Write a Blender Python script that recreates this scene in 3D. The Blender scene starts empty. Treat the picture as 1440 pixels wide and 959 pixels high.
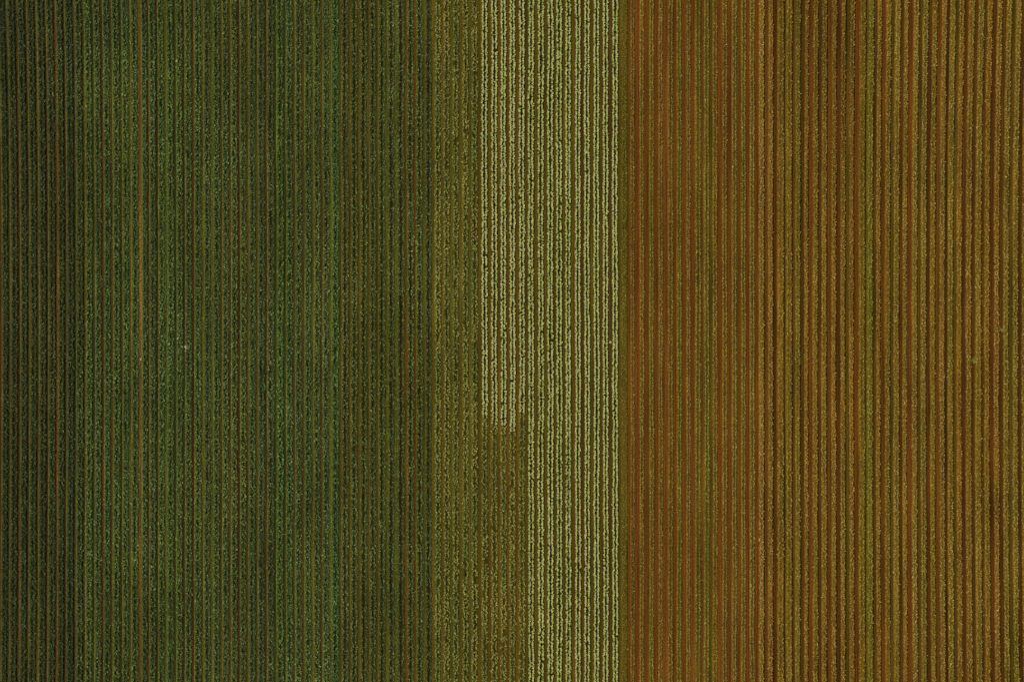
import bpy, math
import numpy as np

# ------------------------------------------------------------------ camera, light, exposure
S = 0.075                      # metres per photo pixel on the ground
H = 84.0                       # drone height
scene = bpy.context.scene
cam_d = bpy.data.cameras.new("camera"); cam = bpy.data.objects.new("camera", cam_d)
scene.collection.objects.link(cam); scene.camera = cam
cam.location = (0, 0, H); cam.rotation_euler = (0, 0, 0)
cam_d.sensor_width = 36.0; cam_d.lens = 36.0 * H / (1440 * S)
cam_d.clip_end = 20000.0; cam_d.clip_start = 0.5

SUN_ELEV, SUN_FROM = math.radians(50), math.radians(172)     # direction the sun stands in (angle from +x)
world = bpy.data.worlds.new("World"); scene.world = world; world.use_nodes = True
wn = world.node_tree.nodes; bg = wn["Background"]
sky = wn.new("ShaderNodeTexSky"); sky.sky_type = 'NISHITA'; sky.sun_disc = False
sky.sun_elevation = SUN_ELEV; sky.sun_rotation = math.pi / 2 - SUN_FROM
world.node_tree.links.new(sky.outputs[0], bg.inputs[0]); bg.inputs[1].default_value = 0.06
sun_d = bpy.data.lights.new("sun", 'SUN'); sun = bpy.data.objects.new("sun", sun_d)
scene.collection.objects.link(sun)
sun_d.energy = 3.2; sun_d.angle = math.radians(0.6); sun_d.color = (1.0, 0.95, 0.86)
sun.location = (-30, 5, 60)
sun.rotation_euler = (0, math.pi / 2 - SUN_ELEV, SUN_FROM)
scene.view_settings.view_transform = 'Standard'; scene.view_settings.look = 'None'
scene.view_settings.gamma = 1.0; scene.view_settings.use_curve_mapping = False
scene.view_settings.exposure = -0.45
scene.cycles.max_bounces = 4
scene.cycles.use_denoising = False

EFAC = 0.60                    # light a flat matt surface sends back at this exposure (for turning seen soil tones into base colours)

# ------------------------------------------------------------------ helpers
def lin(c):
    c = np.asarray(c, float) / 255.0
    return np.where(c <= 0.04045, c / 12.92, ((c + 0.055) / 1.055) ** 2.4)
def alb(c): return np.clip(lin(c) / EFAC * np.array([1.0, 1.0, 0.85]), 0.002, 0.85)

HALF = 42.0                    # rows run this far either way of the middle
def noise1(y, step, seed):
    """smooth noise in -1..1 along y"""
    r = np.random.default_rng(seed); n = int(2 * (HALF + 8) / step) + 4
    v = r.uniform(-1, 1, n); t = (np.asarray(y, float) + HALF + 6) / step
    i = np.clip(t.astype(int), 0, n - 2); f = np.clip(t - i, 0, 1); f = f * f * (3 - 2 * f)
    return v[i] * (1 - f) + v[i + 1] * f
def noise2(x, y, sx, sy, seed):
    r = np.random.default_rng(seed); nx = int(140 / sx) + 4; ny = int(110 / sy) + 4
    g = r.uniform(-1, 1, (nx, ny)); a = (np.asarray(x) + 65) / sx; b = (np.asarray(y) + 50) / sy
    i = np.clip(a.astype(int), 0, nx - 2); j = np.clip(b.astype(int), 0, ny - 2)
    f = np.clip(a - i, 0, 1); h = np.clip(b - j, 0, 1); f = f * f * (3 - 2 * f); h = h * h * (3 - 2 * h)
    return (g[i, j] * (1 - f) + g[i + 1, j] * f) * (1 - h) + (g[i, j + 1] * (1 - f) + g[i + 1, j + 1] * f) * h

def bend(x, y):
    """the drilled lines are not dead straight: they splay a little towards the far headland"""
    u = np.asarray(x) / 54.0; v = np.asarray(y) / 36.0
    top = np.clip((v - 0.35) / 0.65, 0, 2) ** 1.5; bot = np.clip(-v - 0.1, 0, 2) ** 2
    return x + np.sign(u) * np.abs(u) ** 3 * (6.2 * top + 3.2 * bot) * S + 0.035 * noise2(x, y, 22, 9, 77)

def px(p): return (p - 720.0) * S
def add_mesh(name, verts, faces, mats, parent=None, cols=None, loc=None, mat_idx=None):
    """faces: (n,4) int array; cols: (nverts,3) base colours"""
    me = bpy.data.meshes.new(name)
    nv, nf = len(verts), len(faces)
    me.vertices.add(nv); me.vertices.foreach_set("co", np.ascontiguousarray(verts, np.float32).ravel())
    me.loops.add(nf * 4); me.loops.foreach_set("vertex_index", np.ascontiguousarray(faces, np.int32).ravel())
    me.polygons.add(nf)
    me.polygons.foreach_set("loop_start", np.arange(nf, dtype=np.int32) * 4)
    me.polygons.foreach_set("loop_total", np.full(nf, 4, np.int32))
    if cols is not None:
        a = me.attributes.new("tint", 'FLOAT_COLOR', 'POINT')
        c = np.ones((nv, 4), np.float32); c[:, :3] = cols; a.data.foreach_set("color", c.ravel())
    me.update(calc_edges=True)
    for m in mats: me.materials.append(m)
    o = bpy.data.objects.new(name, me); scene.collection.objects.link(o)
    if parent: o.parent = parent
    return o

# ------------------------------------------------------------------ materials
def soil_material():
    m = bpy.data.materials.new("soil"); m.use_nodes = True; nt = m.node_tree; N = nt.nodes; L = nt.links
    b = N["Principled BSDF"]; b.inputs["Roughness"].default_value = 0.95
    b.inputs["Specular IOR Level"].default_value = 0.08
    at = N.new("ShaderNodeAttribute"); at.attribute_name = "tint"
    geo = N.new("ShaderNodeNewGeometry")
    def nz(scale, sx, sy, det):
        mp = N.new("ShaderNodeMapping"); mp.inputs["Scale"].default_value = (sx, sy, 1)
        L.new(geo.outputs["Position"], mp.inputs[0])
        n = N.new("ShaderNodeTexNoise"); n.inputs["Scale"].default_value = scale; n.inputs["Detail"].default_value = det
        L.new(mp.outputs[0], n.inputs[0]); return n.outputs["Fac"]
    def rng(sock, lo, hi, a=0.3, c=0.7):
        r = N.new("ShaderNodeMapRange"); r.inputs[1].default_value = a; r.inputs[2].default_value = c
        r.inputs[3].default_value = lo; r.inputs[4].default_value = hi; L.new(sock, r.inputs[0]); return r.outputs[0]
    def mul(a, c):
        q = N.new("ShaderNodeMath"); q.operation = 'MULTIPLY'; L.new(a, q.inputs[0]); L.new(c, q.inputs[1]); return q.outputs[0]
    streak = rng(nz(1.0, 9.0, 0.10, 3), 0.6, 1.4)          # harrow and wheel lines along the rows
    crumb = rng(nz(7.0, 1, 1, 3), 0.5, 1.5)                # clods and crumbs
    patch = rng(nz(0.12, 1, 0.6, 3), 0.86, 1.14)
    k = mul(mul(streak, crumb), patch)
    v = N.new("ShaderNodeVectorMath"); v.operation = 'SCALE'
    L.new(at.outputs["Color"], v.inputs[0]); L.new(k, v.inputs["Scale"]); L.new(v.outputs[0], b.inputs["Base Color"])
    bp = N.new("ShaderNodeBump"); bp.inputs["Strength"].default_value = 0.6; bp.inputs["Distance"].default_value = 0.05
    L.new(nz(9.0, 1, 1, 4), bp.inputs["Height"]); L.new(bp.outputs[0], b.inputs["Normal"])
    return m
def leaf_material():
    m = bpy.data.materials.new("leaf"); m.use_nodes = True; nt = m.node_tree; N = nt.nodes; L = nt.links
    b = N["Principled BSDF"]; b.inputs["Roughness"].default_value = 0.55
    b.inputs["Specular IOR Level"].default_value = 0.18
    at = N.new("ShaderNodeAttribute"); at.attribute_name = "tint"
    geo = N.new("ShaderNodeNewGeometry"); n = N.new("ShaderNodeTexNoise"); n.inputs["Scale"].default_value = 14.0
    L.new(geo.outputs["Position"], n.inputs[0])
    r = N.new("ShaderNodeMapRange"); r.inputs[1].default_value = .3; r.inputs[2].default_value = .7
    r.inputs[3].default_value = .75; r.inputs[4].default_value = 1.25; L.new(n.outputs["Fac"], r.inputs[0])
    v = N.new("ShaderNodeVectorMath"); v.operation = 'SCALE'
    L.new(at.outputs["Color"], v.inputs[0]); L.new(r.outputs[0], v.inputs["Scale"])
    L.new(v.outputs[0], b.inputs["Base Color"])
    return m
SOIL = soil_material(); LEAF = leaf_material()

# ------------------------------------------------------------------ survey of the field: lanes
LANE_X = [1.2, 13, 27, 40, 53.5, 66.7, 80, 92.3, 106, 119, 132, 144.8, 157.5, 171, 183.2, 197, 208.6, 221.3, 233.3, 246.7,
          258.8, 271.7, 285, 298, 311, 323.5, 336, 348, 361, 373.8, 387.3, 400.5, 413.4, 426.5, 439.2, 452, 464.3, 478.2,
          491.3, 504.3, 517.8, 530, 543.4, 556.3, 570.5, 583.4, 596, 608.5, 621.7, 634.2, 647.5, 660.7, 673.9, 688, 701.4,
          714.2, 726.8, 739.8, 753.4, 766.8, 779.8, 792.6, 805.8, 819, 831.6, 844.8, 857.6, 871, 884.3, 896, 909.3, 922, 935,
          948.3, 961.6, 973.8, 987, 999, 1012, 1025, 1038.4, 1051.2, 1063.7, 1077, 1089.3, 1103.4, 1116, 1128.2, 1139.2,
          1152.3, 1165.3, 1178.4, 1191, 1203.5, 1217.2, 1229.4, 1241.2, 1253.6, 1266.8, 1278.6, 1291.8, 1304.8, 1318,
          1330.4, 1342.6, 1355, 1368.4, 1381.7, 1394, 1407.4, 1420.7, 1433.7, 1446.5]
COL = {'dark': (50, 36, 9), 'rust': (66, 37, 11), 'brown': (68, 54, 18), 'ochre': (76, 58, 18), 'mossy': (46, 48, 16),
       'olive': (74, 70, 20), 'lime': (70, 76, 24), 'red': (94, 52, 15), 'straw': (78, 67, 18), 'umber': (84, 54, 13),
       'shade': (68, 45, 10), 'walnut': (74, 60, 14), 'orange': (110, 82, 34), 'black': (50, 31, 6), 'drab': (68, 56, 12),
       'clay': (88, 50, 13), 'pink': (80, 60, 16)}
LANES = [
         'rust', 'mossy', 'rust', 'dark', 'brown', 'dark', 'red', 'dark', 'mossy', 'brown',
         'mossy', 'rust', 'brown', 'mossy', 'olive', 'orange', 'rust', 'dark', 'lime', 'mossy',
         'dark', 'rust', 'olive', 'olive', 'brown', 'brown', 'rust', 'ochre', 'brown', 'rust',
         'mossy', 'mossy', 'brown', 'brown', 'olive', 'brown', 'lime', 'brown', 'brown', 'ochre',
         'ochre', 'brown', 'olive', 'lime', 'clay', 'clay', 'olive', 'straw', 'straw', 'olive',
         'straw', 'olive', 'walnut', 'walnut', 'pink', 'pink', 'pink', 'drab', 'walnut', 'walnut',
         'drab', 'walnut', 'pink', 'shade', 'walnut', 'drab', 'shade', 'drab', 'umber', 'red',
         'umber', 'clay', 'red', 'clay', 'umber', 'red', 'umber', 'drab', 'red', 'clay',
         'umber', 'clay', 'clay', 'umber', 'rust', 'drab', 'umber', 'shade', 'clay', 'shade',
         'umber', 'rust', 'drab', 'clay', 'olive', 'shade', 'clay', 'drab', 'shade', 'clay',
         'drab', 'rust', 'umber', 'black', 'drab', 'rust', 'shade', 'shade', 'rust', 'shade',
         'drab', 'rust', 'shade',
         ]

# beds: left and right edge of each row in photo pixels
BED = {}
for k in range(0, 47): BED[k] = (LANE_X[k] + (2.2 if k < 37 else 2.0), LANE_X[k + 1] - (2.2 if k < 37 else 1.8))
BED[15] = (200.6, 207); BED[46] = (598, 606.5)
for k, (a, b) in zip(range(47, 112), [(611, 620), (623.5, 632.5), (636.5, 645), (650, 658.5), (663, 671.5),
     (676.5, 686), (690, 699.5), (703.5, 712), (716, 724.7), (729, 738), (742, 751), (755.5, 765), (769, 778.5),
     (781.5, 791), (794.5, 803), (808, 817), (821, 829.7), (834, 843), (847, 855.6), (860, 869.2), (873, 882),
     (886.5, 892), (899.5, 905), (913, 919), (926, 931.5), (939, 946), (951.5, 958), (965, 970.3), (977, 985),
     (989.7, 996.7), (1002, 1008.3), (1015.5, 1022), (1029, 1035.5), (1042, 1048), (1054, 1060.5), (1067, 1074),
     (1080, 1086.5), (1092.5, 1102), (1105, 1113.5), (1118, 1125), (1131, 1135.7), (1142.5, 1149.5), (1155, 1162),
     (1169, 1175), (1182, 1188), (1194, 1200), (1207, 1216), (1219, 1227), (1232, 1237.5), (1244, 1251), (1256, 1264),
     (1269.3, 1274.5), (1282, 1289.5), (1294.5, 1302), (1308, 1314.5), (1321, 1328), (1332.5, 1340), (1345, 1352),
     (1358, 1366), (1371, 1379.7), (1384, 1391), (1397.5, 1404.5), (1410.5, 1418), (1423.5, 1431), (1436.5, 1443)]):
    BED[k] = (a, b)
NROW = 112

# leaf colour of every row (as seen), soil colour of its bed, relief
G = {}
green = {0: (62, 74, 46), 1: (60, 74, 44), 2: (62, 76, 48), 3: (62, 78, 46), 4: (60, 70, 46), 5: (58, 72, 44), 6: (58, 72, 42),
         7: (46, 62, 44), 8: (62, 84, 44), 9: (70, 88, 42), 10: (64, 76, 48), 11: (56, 78, 48), 12: (70, 86, 44),
         13: (64, 84, 44), 14: (66, 82, 44), 15: (54, 74, 46), 16: (60, 78, 48), 17: (66, 86, 44), 18: (66, 88, 46),
         19: (64, 82, 42), 20: (64, 80, 44), 21: (70, 84, 44), 22: (60, 72, 44), 23: (64, 78, 44), 24: (66, 76, 44),
         25: (72, 80, 44), 26: (70, 80, 44), 27: (56, 72, 46), 28: (50, 66, 46), 29: (64, 76, 48), 30: (66, 92, 40),
         31: (60, 80, 46), 32: (66, 76, 44), 33: (66, 78, 44), 34: (70, 80, 46), 35: (72, 78, 46), 36: (62, 86, 46),
         37: (74, 80, 48), 38: (68, 82, 46), 39: (66, 80, 44), 40: (66, 78, 42), 41: (66, 80, 42), 42: (66, 78, 46),
         43: (68, 78, 48), 44: (66, 84, 46), 45: (68, 82, 44), 46: (56, 64, 40)}
tan = {68: (112, 84, 34), 69: (124, 98, 38), 70: (118, 104, 38), 71: (118, 98, 40), 72: (112, 94, 36), 73: (116, 104, 38),
       74: (122, 94, 40), 75: (112, 102, 36), 76: (118, 110, 44), 77: (114, 98, 38), 78: (120, 98, 38), 79: (120, 102, 44),
       80: (118, 100, 38), 81: (122, 104, 42), 82: (146, 112, 50), 83: (138, 102, 42), 84: (130, 106, 38), 85: (126, 106, 36),
       86: (120, 106, 38), 87: (130, 98, 38), 88: (126, 102, 38), 89: (132, 104, 42), 90: (128, 100, 38), 91: (122, 100, 36),
       92: (130, 98, 38), 93: (122, 104, 34), 94: (116, 112, 38), 95: (124, 98, 34), 96: (122, 100, 36), 97: (130, 112, 46),
       98: (134, 104, 40), 99: (134, 110, 48), 100: (134, 116, 48), 101: (132, 106, 38), 102: (140, 108, 46),
       103: (136, 116, 44), 104: (136, 102, 36), 105: (132, 104, 42), 106: (130, 110, 42), 107: (134, 102, 34),
       108: (140, 106, 42), 109: (124, 108, 42), 110: (132, 114, 44), 111: (118, 102, 34)}

def bed_z(k):
    if k < 9: return 0.09
    if k < 37: return 0.05
    if k < 47: return 0.03
    if k < 68: return 0.05
    if k < 82: return 0.06
    return 0.20
def bed_soil(k):
    if k < 9: return (70, 66, 30)
    if k < 37: return (74, 76, 34)
    if k < 47: return (76, 68, 22)
    if k < 52: return (74, 66, 22)
    if k < 67: return (70, 62, 16)
    if k == 67: return (80, 64, 18)
    c = tan[k]; return (c[0] * .34 + 52, c[1] * .34 + 33, c[2] * .3 + 4)

def strip_grid(xs, ys): return np.meshgrid(np.asarray(xs), np.asarray(ys), indexing='xy')
def grid_faces(nx, ny):
    i = np.arange(nx - 1)[None, :] + np.arange(ny - 1)[:, None] * nx
    i = i.ravel(); return np.stack([i, i + 1, i + nx + 1, i + nx], 1)

# ------------------------------------------------------------------ the ground, one sheet to the horizon
def build_ground():
    bounds = [LANE_X[0] - 6.5] + [(LANE_X[i] + LANE_X[i + 1]) / 2 for i in range(len(LANE_X) - 1)] + [LANE_X[-1] + 6.5]
    xs = []; lane_of = []
    for k in range(len(LANE_X)):
        a, b = px(bounds[k]), px(bounds[k + 1])
        for t in (0.02, 0.25, 0.5, 0.75, 0.98): xs.append(a + (b - a) * t); lane_of.append(k)
    xs = np.array(xs); lane_of = np.array(lane_of)
    ys = np.linspace(-HALF, HALF, 113)
    fx = np.concatenate([[-9000, -1500, -300, -90, -58], xs, [58, 90, 300, 1500, 9000]])
    lo = np.concatenate([[0] * 5, lane_of, [len(LANE_X) - 1] * 5])
    fy = np.concatenate([[-9000, -1500, -300, -90], ys, [90, 300, 1500, 9000]])
    X, Y = strip_grid(fx, fy); K = np.broadcast_to(lo, X.shape)
    inner = (np.abs(X) < 57) & (np.abs(Y) <= HALF)
    C = np.zeros(X.shape + (3,)); 
    base = np.array([alb(COL[c]) for c in LANES]); dark = alb((52, 46, 14)); soilm = alb((96, 62, 20))
    for k in range(len(LANE_X)):
        m = K[0] == k; y = Y[:, m]
        n = noise1(np.clip(y, -HALF, HALF), 5.0, 500 + k); f = noise1(np.clip(y, -HALF, HALF), 14.0, 900 + k)
        w = (0.5 + 0.5 * n) * (0.6 if k < 47 else 0.3)
        other = dark if k < 47 else (alb((88, 68, 20)) if k < 68 else alb((100, 60, 18)))
        c = base[k][None, None, :] * (1 - w[..., None]) + other * w[..., None]
        C[:, m] = c * (1 + 0.14 * f[..., None])
    C[~inner] = soilm
    Xb = np.where(inner, bend(X, Y), X)
    V = np.stack([Xb, Y, np.zeros_like(X)], -1).reshape(-1, 3)
    g = add_mesh("ground", V, grid_faces(len(fx), len(fy)), [SOIL], cols=C.reshape(-1, 3))
    g["kind"] = "structure"
build_ground()

# ------------------------------------------------------------------ one leafy line: many small plants in one mesh
def leaves(r, cx, cy, cz, nleaf, length, width, tilt, colour, vary, glint=0.02, spread=0.02):
    """cx, cy, cz, colour per plant -> verts, faces, cols of nleaf bent leaves round each plant's heart"""
    n = len(cx); m = n * nleaf
    P = np.repeat(np.stack([cx, cy, cz], 1), nleaf, 0); Cc = np.repeat(colour, nleaf, 0)
    a = np.tile(np.arange(nleaf) * 2 * math.pi / nleaf, n) + np.repeat(r.uniform(0, 6.28, n), nleaf) + r.normal(0, .35, m)
    L = length * r.uniform(.6, 1.3, m) * (np.repeat(r.uniform(.75, 1.25, n), nleaf)); W = width * r.uniform(.7, 1.3, m)
    t = r.uniform(tilt[0], tilt[1], m)
    d = np.stack([np.cos(a), np.sin(a), np.zeros(m)], 1); s = np.stack([-np.sin(a), np.cos(a), np.zeros(m)], 1)
    up = np.array([0, 0, 1.0])
    P = P + d * (r.uniform(0, spread, m))[:, None]
    roll = r.normal(0, .35, m)[:, None]
    sid = s * np.cos(roll) + up * np.sin(roll)
    mid = P + d * (L * .55 * np.cos(t))[:, None] + up * (L * .55 * np.sin(t))[:, None]
    tip = P + d * (L * np.cos(t * .7))[:, None] + up * (L * (np.sin(t) * .75))[:, None]
    V = np.stack([P, mid - sid * W[:, None] * .5, tip, mid + sid * W[:, None] * .5], 1).reshape(-1, 3)
    F = np.arange(m * 4).reshape(m, 4)
    k = np.exp(r.normal(0, vary, m) + np.repeat(r.normal(0, vary * .55, n), nleaf) - vary * vary * .5); g = r.random(m) < glint; k[g] *= r.uniform(1.5, 2.6, g.sum())  # some leaves brightened: glossy highlights put into the leaf colour
    k = np.minimum(k, 3.2)
    Cc = Cc * k[:, None] * (1 + r.normal(0, .07, (m, 3))); mean = Cc.mean(1, keepdims=True)
    Cc[g] = Cc[g] * .9 + mean[g] * .1
    Cc = np.clip(Cc, 0.002, 0.8)
    return V, F, np.repeat(Cc, 4, 0)

def plants_for(k, side, style, y0, y1, r):
    """plants of one drilled line (side -1 or 1) of row k between y0 and y1"""
    a, b = BED[k]; wpx = (b - a) * S; c0 = px((a + b) / 2); z0 = bed_z(k)
    P = {  # spacing, offset share, jitter, leaves, length, width, tilt, vary, glint, height
        'green': (.084, .25, .105, 4, .105, .064, (.05, 1.05), .64, .05, .04),
        'gap':   (.086, .29, .080, 4, .105, .064, (.05, 1.05), .64, .05, .04),
        'olive': (.098, .27, .080, 4, .10, .064, (.05, .9), .46, .06, .04),
        'pale':  (.102, .265, .038, 6, .106, .084, (.05, .55), .16, .0, .08),
        'thin':  (.11, .24, .080, 4, .08, .055, (.1, .8), .30, .02, .02),
        'stub':  (.098, .30, .036, 4, .080, .050, (.1, .8), .45, .05, .02),
        'full':  (.095, .27, .066, 4, .085, .055, (.1, .9), .46, .04, .02)}[style]
    sp, off, jit, nl, ln, wd, tilt, vary, glint, hz = P
    if style == 'pale' and k >= 62: sp, jit, ln, wd = .095, .030, .100, .080      # the tidiest, youngest-looking heads
    n = int((y1 - y0) / sp); cy = y0 + (np.arange(n) + r.uniform(0, 1, n)) * sp
    if style == 'pale':
        gap = noise1(cy, .22, 7000 + k * 3 + side); keep = (gap > (-.97 if k >= 62 else -.95)) & (r.random(n) < (.96 if k >= 62 else .93) + .06 * noise1(cy, 2.5, 7300 + k))
        cy = cy[keep]
    elif style in ('green', 'gap'):
        cy = cy[r.random(len(cy)) < .94]
    elif style in ('olive', 'thin'):
        cy = cy[noise1(cy, .3, 8000 + k * 3 + side) > -.75]
    n = len(cy)
    wob = .030 * noise1(cy, 1.6, 3000 + k * 3 + side) + .03 * noise1(cy, 6, 4000 + k)
    x = c0 + side * off * wpx + wob + r.normal(0, jit, n)
    zz = z0 + hz
    if style in ('green', 'gap', 'olive'): wpx = wpx * (1 + .12 * noise1(cy, 3.0, 3500 + k) + .06 * noise1(cy, .9, 3700 + k) - .04)
    half = wpx * .5 * {'pale': 1.08, 'gap': 1.22, 'olive': 1.12, 'green': 1.16}.get(style, 1.0)
    x = np.clip(x, c0 - half, c0 + half)
    xw = bend(x, cy) * (1 - zz / H)
    # colour along the row
    if style in ('green', 'gap'):
        gg = np.array(green[k], float) * .6 + np.array([67, 78, 40]) * .4
        gg = gg * np.array([.95, .96, .92])
        if k < 9: gg = gg * (.74 + .018 * k)
        if 9 <= k < 46: gg = gg * 1.03
        col = alb(gg) * 1.82
        m = 1 + .20 * noise2(x, cy, 9, 7, 11) + .14 * noise2(x, cy, 2.2, 10, 15) + .12 * noise1(cy, 7, 6000 + k) + .08 * noise1(cy, 2.0, 6500 + k)
        hue = .09 * noise2(x, cy, 6, 12, 12) + .04 * noise2(x, cy, 1.0, 6, 16)
        c = np.stack([col[0] * m * (1 + hue), col[1] * m, col[2] * m * (1 - hue)], 1)
        if k == 36 and side == 1: c *= np.array([.80, 1.06, .9])
        if k == 29 and side == 1: c *= np.array([.75, .95, 1.1])
        if k == 29 and side == -1: c *= np.array([1.25, 1.0, .8])
    elif style == 'olive':
        col = alb((116, 112, 54)) * 1.75; gr = alb((84, 94, 46)) * 1.7
        w = np.clip(.35 + .5 * noise1(cy, 5, 6000 + k) + {49: .3, 51: .15, 52: .2, 53: .1, 55: .1}.get(k, 0), 0, 1)[:, None]
        c = (col * (1 - w) + gr * w) * (1 + .15 * noise2(x, cy, 5, 8, 13))[:, None]
    elif style == 'pale':
        col = alb((184, 184, 112)); pk = alb((184, 176, 122)); gr = alb((124, 140, 62))
        w = np.clip(.5 * noise1(cy, 3, 6000 + k) + (.35 if k in (54, 56) else 0), 0, .8)[:, None]
        c = col * (1 - w) + pk * w
        c = c * np.exp(r.normal(-.04, .16, n))[:, None]
        g = (r.random(n) < .09)[:, None]; c = np.where(g, gr, c)
        c = c * (1 + .08 * noise1(cy, 6, 6600 + k))[:, None]
        if k in (57, 58, 60, 61): c = c * (np.array([.86, .90, .84]) + .1 * noise1(cy, 4, 6900 + k)[:, None])
        if k == 66: c = c * np.array([.98, 1.06, .95])
    elif style == 'thin':
        col = alb((102, 88, 34)) * 1.35
        gr = alb((96, 104, 30)) * 1.4
        w = np.clip(.4 + .5 * noise1(cy, 6, 6000 + k), 0, 1)[:, None]; c = col * (1 - w) + gr * w
    else:
        t = np.array(tan[k]) * .8 + np.array((125, 102, 41)) * .2; col = alb(t * np.array([1.03, 1.02, 1.22])) * 1.42; gr = alb((100, 106, 42)) * 1.45
        w = np.clip(.14 + .4 * noise1(cy, 8, 6000 + k) + {76: .25, 75: .1, 94: .35, 70: .25, 73: .2, 79: .1, 103: .2,
             97: .1, 86: .2, 110: .15, 93: .15}.get(k, 0), 0, .85)[:, None]
        c = (col * (1 - w) + gr * w) * (1 + .12 * noise1(cy, 3, 6700 + k) + .18 * noise2(x, cy, 5, 9, 21) + .08 * noise1(cy, .8, 6800 + k))[:, None]
    if 84 <= k <= 93: c = c * (1 - .16 * np.clip((cy - 4) / 24, 0, 1))[:, None]      # poorer, browner stand at the far end
    if k >= 100: c = c * np.array([.93, .95, 1.0])
    c = np.clip(c, .002, .8)
    return leaves(r, xw, cy, np.full(n, zz) + r.normal(0, .012, n), nl, ln, wd, tilt, c, vary, glint)

def join(parts):
    V, F, C = [], [], []; o = 0
    for v, f, c in parts: V.append(v); F.append(f + o); C.append(c); o += len(v)
    return np.concatenate(V), np.concatenate(F), np.concatenate(C)

ENDS = {52: 584, 53: 596, 54: 598, 55: 606, 56: 580}          # photo height where the pale crop of these rows gives out
def styles(k):
    if k < 37: return [('green', -HALF, HALF)]
    if k < 47: return [('gap', -HALF, HALF)]
    if k < 52: return [('olive', -HALF, HALF)]
    if k in ENDS:
        y = (479.5 - ENDS[k]) * S; return [('pale', y, HALF), ('olive', -HALF, y)]
    if k < 67: return [('pale', -HALF, HALF)]
    if k == 67: return [('thin', -HALF, HALF)]
    if k < 82: return [('stub', -HALF, HALF)]
    return [('full', -HALF, HALF)]

def build_bed(k, root):
    a, b = BED[k]; xa, xb = px(a), px(b); z = bed_z(k); sl = min(.10, z * .7) + .02
    fl = 0.02
    if k >= 82: xa += sl * .6; xb -= sl * .3
    elif k >= 47: xa += .02; xb -= .02
    else: xb -= .03
    if 47 <= k < 67: xa += .04; xb -= .04
    ys = np.arange(-HALF, HALF + .01, .4)
    prof = [(xa - sl, .003), (xa - sl * .45, z * .55), (xa + fl, z * .95), ((xa + xb) / 2 - .06, z), ((xa + xb) / 2, z * .93),
            ((xa + xb) / 2 + .06, z), (xb - fl, z * .95), (xb + sl * .45, z * .55), (xb + sl, .003)]
    r = np.random.default_rng(k + 40)
    X, Y = strip_grid([p[0] for p in prof], ys); Z = np.broadcast_to([p[1] for p in prof], X.shape).copy()
    inner = np.ones(len(prof)); inner[0] = inner[-1] = 0
    X = X + r.normal(0, .012, X.shape) * inner; Z = Z * (1 + r.normal(0, .08, Z.shape) * inner)
    Xw = bend(X, Y) * (1 - Z / H)
    base = alb(bed_soil(k)); n = 1 + .14 * noise1(ys, 5, 1000 + k) + .08 * noise1(ys, 1.3, 1100 + k)
    C = np.ones(X.shape + (3,)) * base; C *= n[:, None, None]
    if 84 <= k <= 93: C *= (1 - .2 * np.clip((ys - 4) / 24, 0, 1))[:, None, None]
    if k >= 100: C *= .92
    if k < 37:      # bare tan soil shows on the shoulder, foliage shade painted into the soil between the plants
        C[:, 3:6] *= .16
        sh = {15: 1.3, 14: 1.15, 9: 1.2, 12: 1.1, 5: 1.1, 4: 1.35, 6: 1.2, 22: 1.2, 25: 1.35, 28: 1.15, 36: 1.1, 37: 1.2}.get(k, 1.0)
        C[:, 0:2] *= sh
    elif k < 47: C[:, 3:6] *= .22  # bed centre darkened too, painted shade under the leaves
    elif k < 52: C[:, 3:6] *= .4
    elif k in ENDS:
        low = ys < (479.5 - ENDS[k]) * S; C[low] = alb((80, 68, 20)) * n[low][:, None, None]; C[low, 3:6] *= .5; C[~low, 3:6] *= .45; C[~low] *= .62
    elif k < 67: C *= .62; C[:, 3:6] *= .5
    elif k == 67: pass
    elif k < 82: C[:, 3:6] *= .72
    elif k >= 82: C[:, 7:9] *= .8  # right flank, away from the sun, has its shade painted in
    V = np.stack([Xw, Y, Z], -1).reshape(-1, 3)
    return add_mesh("soil_bed", V, grid_faces(len(prof), len(ys)), [SOIL], root, C.reshape(-1, 3))

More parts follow.
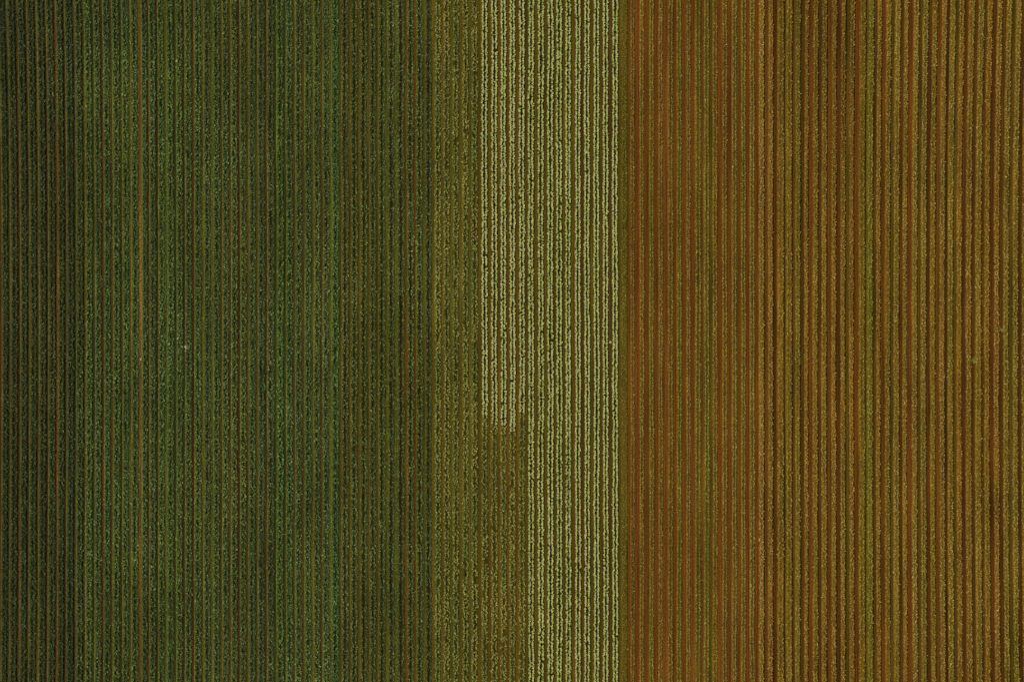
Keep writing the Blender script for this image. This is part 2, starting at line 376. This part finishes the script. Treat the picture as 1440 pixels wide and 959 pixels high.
# ------------------------------------------------------------------ labels
ORD = ["", "first", "second", "third", "fourth", "fifth", "sixth", "seventh", "eighth", "ninth", "tenth", "eleventh",
       "twelfth", "thirteenth", "fourteenth", "fifteenth", "sixteenth", "seventeenth", "eighteenth", "nineteenth",
       "twentieth", "twenty-first"]
def nth(n, side, what): return ("directly %s of %s" % (side, what)) if n == 1 else ("%s row %s of %s" % (ORD[n], side, what))
def describe(k):
    if k < 15:
        look = {7: "dark bluish green leafy row", 0: "grey green outermost leafy row", 9: "yellowish green leafy row",
                8: "brighter green leafy row"}.get(k, "dark green leafy crop row")
        return look + ", " + nth(15 - k, "left", "the orange soil lane"), "dark green rows left of the orange lane"
    if k < 26: 
        look = {15: "teal green narrow leafy row"}.get(k, "mid green leafy crop row")
        return look + ", " + nth(k - 14, "right", "the wide orange soil lane"), "green rows between the orange and yellow-green lanes"
    if k < 36:
        look = {28: "dark bluish leafy row", 30: "fresh green leafy row", 27: "dark teal leafy row"}.get(k, "green leafy crop row")
        return look + ", " + nth(36 - k, "left", "the yellow-green weedy lane"), "green rows between the orange and yellow-green lanes"
    if k < 47:
        if k == 36: return "emerald tinged green row with the yellow-green weedy lane on it", "olive green rows with brown lanes"
        look = "dark teal row closing the green field" if k == 46 else "olive green row"
        return look + ", " + nth(47 - k, "left", "the olive brown strip"), "olive green rows with brown lanes"
    if k < 52: return "sparse olive brown crop row, " + nth(52 - k, "left", "the pale cream rows"), "olive rows beside the cream rows"
    if k < 57: return "cream row turning olive part-way down, " + nth(57 - k, "left", "the full-length cream rows"), "cream rows that give out part-way"
    if k < 67:
        return "full-length pale cream row, " + nth(67 - k, "left", "the thin weedy olive row"), "full-length pale cream rows"
    if k == 67: return "thin weedy olive row between the last cream row and the orange soil", "orange soil rows"
    if k < 75: return "low straw-coloured double row on red soil, " + nth(k - 67, "right", "the thin weedy olive row"), "orange soil rows"
    if k < 82: return "low olive tan row on orange soil, " + nth(82 - k, "left", "the broad pale tan ridge"), "orange soil rows"
    if k == 82: return "broad smooth pale tan ridge, the lightest ridge of the orange field", "tan ridges"
    if k < 94 and k < 88: return "raised tan ridge, " + nth(k - 82, "right", "the broad pale tan ridge"), "tan ridges"
    if k < 94: return "raised brown tan ridge, " + nth(94 - k, "left", "the green tinged ridge"), "tan ridges"
    if k == 94: return "green tinged ridge beside a dark red furrow in the orange field", "tan ridges"
    if k < 103: return "raised golden tan ridge, " + nth(k - 94, "right", "the green tinged ridge"), "tan ridges"
    return ("raised golden tan ridge, %s counting in from the right edge" % ORD[112 - k] if k < 111 else "golden tan ridge cut off by the photo's right edge"), "tan ridges"

for k in range(NROW):
    a, b = BED[k]
    root = bpy.data.objects.new("crop_row", None); scene.collection.objects.link(root)
    lab, grp = describe(k)
    root["label"] = lab; root["category"] = "crop row"; root["group"] = grp
    r = np.random.default_rng(100 + k)
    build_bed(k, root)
    for side in (-1, 1):
        V, F, C = join([plants_for(k, side, st, y0, y1, r) for st, y0, y1 in styles(k)])
        add_mesh("plant_line", V, F, [LEAF], root, C)

# ------------------------------------------------------------------ low weeds that cover some lanes
def weeds():
    r = np.random.default_rng(5); parts = []
    for k, dens, w, c, y0, y1, cx in [(18, 7, .12, (76, 90, 28), 150, 640, 233.5), (18, 4, .12, (80, 96, 30), 700, 959, 236),
                                  (36, 7, .09, (84, 92, 28), -40, 1000, 465), (22, 5, .09, (88, 96, 28), 60, 700, 286),
                                  (23, 5, .09, (86, 96, 30), 200, 900, 298.5), (43, 6, .09, (92, 96, 28), 0, 959, 557),
                                  (42, 5, .12, (96, 88, 26), 200, 700, 544), (67, 4, .12, (70, 72, 18), -40, 1000, 874),
                                  (94, 5, .09, (90, 100, 28), 300, 959, 1221), (97, 3, .2, (110, 108, 40), 0, 959, 1378),
                                  (76, 4, .16, (92, 92, 26), 500, 900, 984)]:
        ya, yb = (479.5 - y1) * S, (479.5 - y0) * S; n = int((yb - ya) * dens)
        cy = r.uniform(ya, yb, n); cy = cy[noise1(cy, 2.5, 40 + int(cx)) > -.5]; n = len(cy)
        x = px(cx) + r.normal(0, w, n)
        z = .03 if k not in (94,) else .2
        parts.append(leaves(r, bend(x, cy), cy, np.full(n, z), 4, .1, .05, (.1, .9), np.ones((n, 3)) * alb(c) * 1.4, .3))
    V, F, C = join(parts); o = add_mesh("weed_cover", V, F, [LEAF], None, C)
    o["kind"] = "stuff"; o["label"] = "low yellow-green weeds growing along a few lanes"
weeds()

# ------------------------------------------------------------------ single stray plants one can point to
def stray(name, cat, label, X, Y, size, colour, z, group=None):
    r = np.random.default_rng(int(X * 7 + Y)); x = px(X); y = (479.5 - Y) * S
    n = 5
    cx = r.normal(0, size * .28, n); cy = r.normal(0, size * .28, n)
    V, F, C = leaves(r, cx, cy, np.full(n, .05) + r.uniform(0, .05, n), 7, size * .55, size * .3, (.05, .7),
                     np.ones((n, 3)) * alb(colour), .12, 0.0, size * .1)
    o = add_mesh(name, V, F, [LEAF], None, C)
    o.location = (float(bend(np.array([x]), np.array([y]))[0]) * (1 - (z + .1) / H), y, z)
    o["label"] = label; o["category"] = cat
    if group: o["group"] = group
P_ = "stray pale plants"
stray("stray_plant", "plant", "white flowering stray plant, largest of the cluster in the green rows", 261.3, 488.5, .19, (175, 175, 135), .10, P_)
stray("stray_plant", "plant", "small white stray plant just below the cluster's largest one", 260.7, 493.4, .14, (150, 152, 110), .10, P_)
stray("stray_plant", "plant", "white stray plant up and left of the small cluster", 250.2, 476, .15, (150, 155, 115), .10, P_)
stray("stray_plant", "plant", "faint white stray plant at the left of the small cluster", 256.4, 487.6, .12, (140, 140, 100), .10, P_)
stray("stray_plant", "plant", "pinkish white stray plant lying on the wide orange soil lane", 197.6, 505, .18, (180, 160, 110), .01, P_)
stray("stray_plant", "plant", "pale pink stray plant high up among the green rows", 249, 87, .20, (170, 150, 115), .09, P_)
stray("stray_plant", "plant", "lime stray plant beside the yellow-green weedy lane", 462, 409.5, .15, (150, 170, 95), .09, P_)
stray("stray_plant", "plant", "cream stray plant fallen in the lane between the last two cream rows", 857.6, 481, .24, (185, 175, 115), .01, P_)
stray("straggling_weed", "weed", "bushy straw-coloured weed hanging into a dark furrow near the right edge", 1408.5, 463, .45, (114, 102, 44), .04, "straggling weeds")
stray("straggling_weed", "weed", "larger ragged weed spilling off a golden ridge into the furrow", 1369.5, 507, .5, (112, 102, 44), .04, "straggling weeds")
